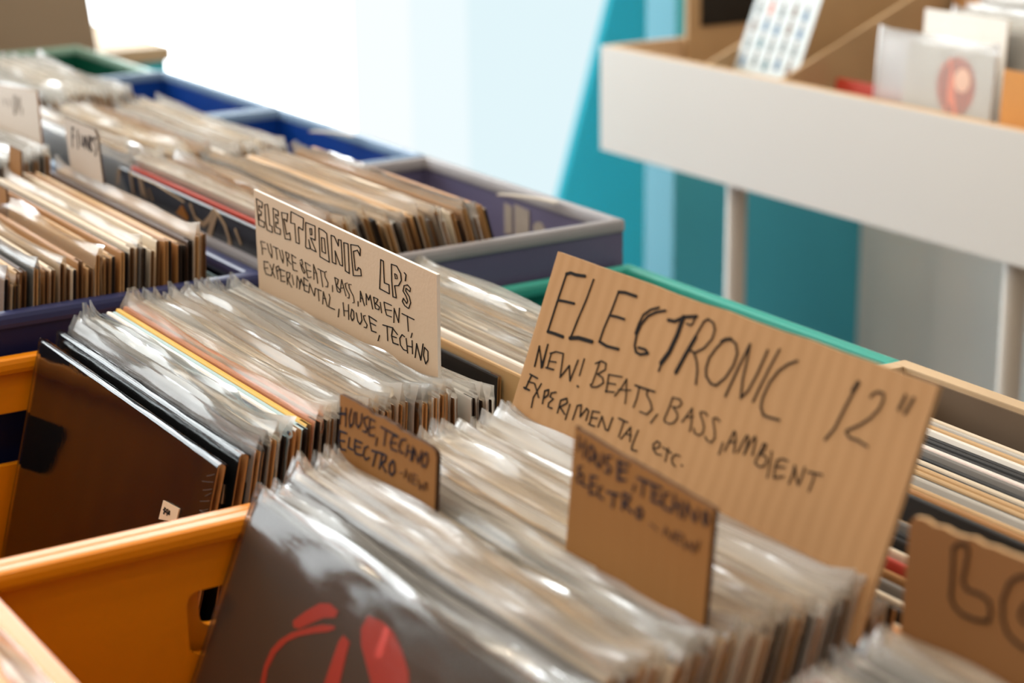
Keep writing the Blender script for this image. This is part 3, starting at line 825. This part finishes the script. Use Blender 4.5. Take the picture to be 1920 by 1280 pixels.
sign('small brown sign HOUSE, TECHNO ELECTRO in front of the big sign', (.5155, .778, .03), 5, [(.003, -.012), (.0035, .0585)]+ragged(.006, .1174, .0575, .0515, 12, .0004, 6)+[(.1175, -.012)], .003, KRD, DK, 's2', INKB, sg, 's2n', mat('brown_pencil', (84, 52, 26), .7, .2, 50))
sign('brown cardboard sign with outlined bubble letters at the bottom right', (.584, .603, .03), 1, [(-.001, -.02), (.001, .050)]+ragged(.004, .16, .0535, .060, 26, .0008, 8)+[(.16, -.02)], .003, mat('shaded_kraft', (136, 92, 46), .85, .08, 9), KRE, 'lo', INK, sg)
sign('narrow pale card with blurred blue capitals at the left', (.582, 1.672, .065), -4, [(.004, -.02), (.0155, .0405)][:1]+[(.004, .041), (.080, .0415), (.0845, .037), (.083, -.02)], .002, PALEB, DK, 'fl', INKB, sg)
sign('pale card with faint vertical marks, farther left than the blue-lettered one', (.587, 1.88, .075), 0, [(-.03, -.03), (-.03, .028), (.122, .041), (.1245, -.03)], .002, PALEB, mat('kraft_edge', (150, 100, 50), .8, .1, 50), 'du', mat('faded_ink', (120, 108, 96), .7, .2, 50), sg)
sign('plain brown divider card between records in the dark blue crate', (.5405, 1.712, .058), 5, [(.0, -.02), (.0, .020), (.032, .020), (.034, -.02)][:4], .002, KRD, DK, None, None, sg)
sign('brown divider card at the left edge, near the front of the dark blue crate', (.4965, 1.70, .045), 6, [(.0, -.02), (.0, .020), (.107, .020), (.110, .012), (.110, -.02)], .002, KRD, DK, None, None, sg)

# ------------------------------------------------------------------ singles browser on white legs
PLY = mat('plywood_edge', (205, 176, 142), .7, .14, 30); HARD = mat('hardboard', (182, 152, 114), .7, .12, 18)
b = thing('singles_browser', 'white-fronted bin of small records on tube legs by the wall', 'bin', (1.6, 1.7, 0))
def L(bm_, x0, x1, y0, y1, z0, z1, bev=0): box(bm_, x0-1.6, x1-1.6, y0-1.7, y1-1.7, Z0+z0, Z0+z1, bev)
bm = bmesh.new(); L(bm, 1.6, 1.602, .95, 2.312, -.146, .004, .0008); done('front_board', bm, WHITE, b)
bm = bmesh.new(); L(bm, 1.602, 1.618, .95, 2.312, -.146, .004, .001); done('front_core', bm, PLY, b)
def slope(y0, y1, nm='side_panel', m=HARD, x1=2.02, z1=.165):
    bm = bmesh.new(); prism(bm, [(1.618-1.6, Z0-.14), (x1-1.6, Z0-.14), (x1-1.6, Z0+z1), (1.618-1.6, Z0+.004)], 'y', y0-1.7, y1-1.7); done(nm, bm, m, b)
bm = bmesh.new(); prism(bm, [(.018, Z0-.14), (.42, Z0-.14), (.42, Z0+.004), (.018, Z0+.004)], 'y', 2.300-1.7, 2.312-1.7); done('side_panel', bm, PLY, b)
slope(2.085, 2.091, 'divider_panel'); slope(1.930, 1.936, 'divider_panel'); slope(1.50, 1.506, 'divider_panel')
bm = bmesh.new(); L(bm, 2.02, 2.035, .95, 2.312, -.146, .10); done('back_panel', bm, HARD, b)
bm = bmesh.new(); L(bm, 1.618, 2.02, .95, 2.30, -.146, -.132); done('bottom_panel', bm, HARD, b)
for x, ys_ in ((1.632, (2.036, 1.53, 1.0)), (1.99, (1.868, 1.0))):
    for y in ys_:
        bm = bmesh.new(); cyl(bm, x-1.6, y-1.7, 0, Z0-.146, .0138, 32); done('leg', bm, mat('white_tube', (208, 200, 190), .35, .03, 8), b, smooth=False)
gs = 'small records in the white bin'
def single(label, x, y0, y1, zt, lean, col, filmi, h=.18, nm='single_record', fwid=None, m=None):
    return record(x, zt, lean, (y0+y1)/2, col, 1, filmi, label, gs, w=y1-y0, h=h, t=.0022, flap=.008, fw_=fwid or (y1-y0+.008), name=nm, bodymat=m)
card = single('white card printed with rows of tiny coloured figures in the bin', 1.700, 1.952, 2.080, .10, 22, 'white', None, h=.20, m=mat('glossy_print_card', (196, 208, 212), .35, .03, 10))
bm = bmesh.new(); r_ = random.Random(4); mats = [mat('print_blue', (36, 92, 140), .6), mat('print_teal', (16, 90, 110), .6), mat('print_pink', (214, 110, 90), .6), mat('print_brown', (112, 84, 70), .6), mat('print_grey', (110, 118, 124), .6)]
cols = [[4, 2, 4, 3, 0], [3, 0, 0, 3, 0], [4, 1, 4, 4, 4], [0, 4, 1, 0, 3]]
for row in range(4):
    for q in range(5):
        u, v = .050-.0235*q, .172-.024*row+(.003 if q % 2 else 0)
        prism(bm, [(u+.006*math.cos(k*math.pi/6)*(1 if math.sin(k*math.pi/6) < 0 else .7), v+.0085*math.sin(k*math.pi/6)) for k in range(12)], 'x', -.0016, -.0010, mi=cols[row][q])
        prism(bm, [(u+.003*math.cos(k*math.pi/4), v+.0105+.003*math.sin(k*math.pi/4)) for k in range(8)], 'x', -.0016, -.0010, mi=3)
done('printed_figures', bm, mats, card)
s7 = single('cream single in clear plastic with a faded red disc print', 1.652, 1.597, 1.742, .072, 4, 'white', 0, fwid=.150)
p = [c for c in s7.children if c.name.startswith('plastic')][0]; p.data = film_mesh(5, .196, .188, .0022, .008, 0); setmat(p, 0, FILMS[2]); p.location = (0, .024, -.004)
bm = bmesh.new(); prism(bm, [(-.014+.031*math.cos(k*math.pi/12), .137+.034*math.sin(k*math.pi/12)) for k in range(24)], 'x', -.0017, -.0010, mi=0)
prism(bm, [(-.024+.013*math.cos(k*math.pi/8), .145+.014*math.sin(k*math.pi/8)) for k in range(16)], 'x', -.0022, -.0015, mi=1)
done('printed_disc', bm, [mat('faded_red', (222, 150, 132), .6), mat('faded_sand', (232, 196, 176), .6)], s7)
single('white blank card standing tall behind the red disc single', 1.700, 1.628, 1.765, .104, 3, 'white', None)
single('orange-brown card sleeve at the right edge of the bin', 1.632, 1.40, 1.566, .062, 3, 'orange', None, m=mat('amber_card', (206, 140, 62), .6, .12, 20))
single('dark red single lying low between the hardboard dividers', 1.70, 1.76, 1.92, .0, 12, 'red', None, h=.125)
for i in range(9):
    single('%s small record behind the tall blank card in the bin' % ORD[i], 1.725+.024*i, 1.60, 1.765, .085+.008*i+rr.uniform(-.006, .006), 6, rr.choice(['cream', 'white', 'tan', 'pale grey']), rr.choice([2, 0, 1]))
for i in range(4):
    single('%s dark brown single between dividers left of the disc print' % ORD[i], 1.90+.02*i, 1.77, 1.918, .10+.012*i, 10, rr.choice(['dark brown', 'kraft brown']), None)
fr = thing('picture_frame', 'black picture in a tan frame standing at the far end of the bin', 'picture', (1.86, 2.293, Z0-.132))
bm = bmesh.new(); box(bm, -.122, .12, -.004, .004, 0, .42, .001); done('frame', bm, HARD, fr)
bm = bmesh.new(); box(bm, -.099, .10, -.006, -.003, .152, .40); done('picture', bm, CM['black'], fr)

# ------------------------------------------------------------------ beyond the green crate
bm = bmesh.new(); BX = mat('beige_card', (150, 132, 112), .8, .08, 3)
for a in (0,):
    vs = [bm.verts.new(p) for p in ((-.25, 0, 0), (.24, 0, 0), (.24, .22, 0), (-.25, .22, 0), (-.25, 0, .75), (.165, 0, .75), (.165, .22, .75), (-.25, .22, .75))]
    for q in ((3,2,1,0),(4,5,6,7),(0,1,5,4),(1,2,6,5),(2,3,7,6),(3,0,4,7)): bm.faces.new([vs[i] for i in q])
tag(done('cardboard_box', bm, BX, loc=(.825, 2.80, TB)), 'tall beige cardboard box behind the green crate', 'box')
o = thing('side_cabinet', 'low teal cabinet with a pale top beyond the green crate', 'cabinet', (1.10, 3.05, 0))
bm = bmesh.new(); box(bm, -.085, .085, -.14, .2, 0, Z0-.052, .002); done('body', bm, TEAL, o)
bm = bmesh.new(); box(bm, -.09, .09, -.15, .21, Z0-.052, Z0-.030, .002); done('top', bm, WOOD, o)
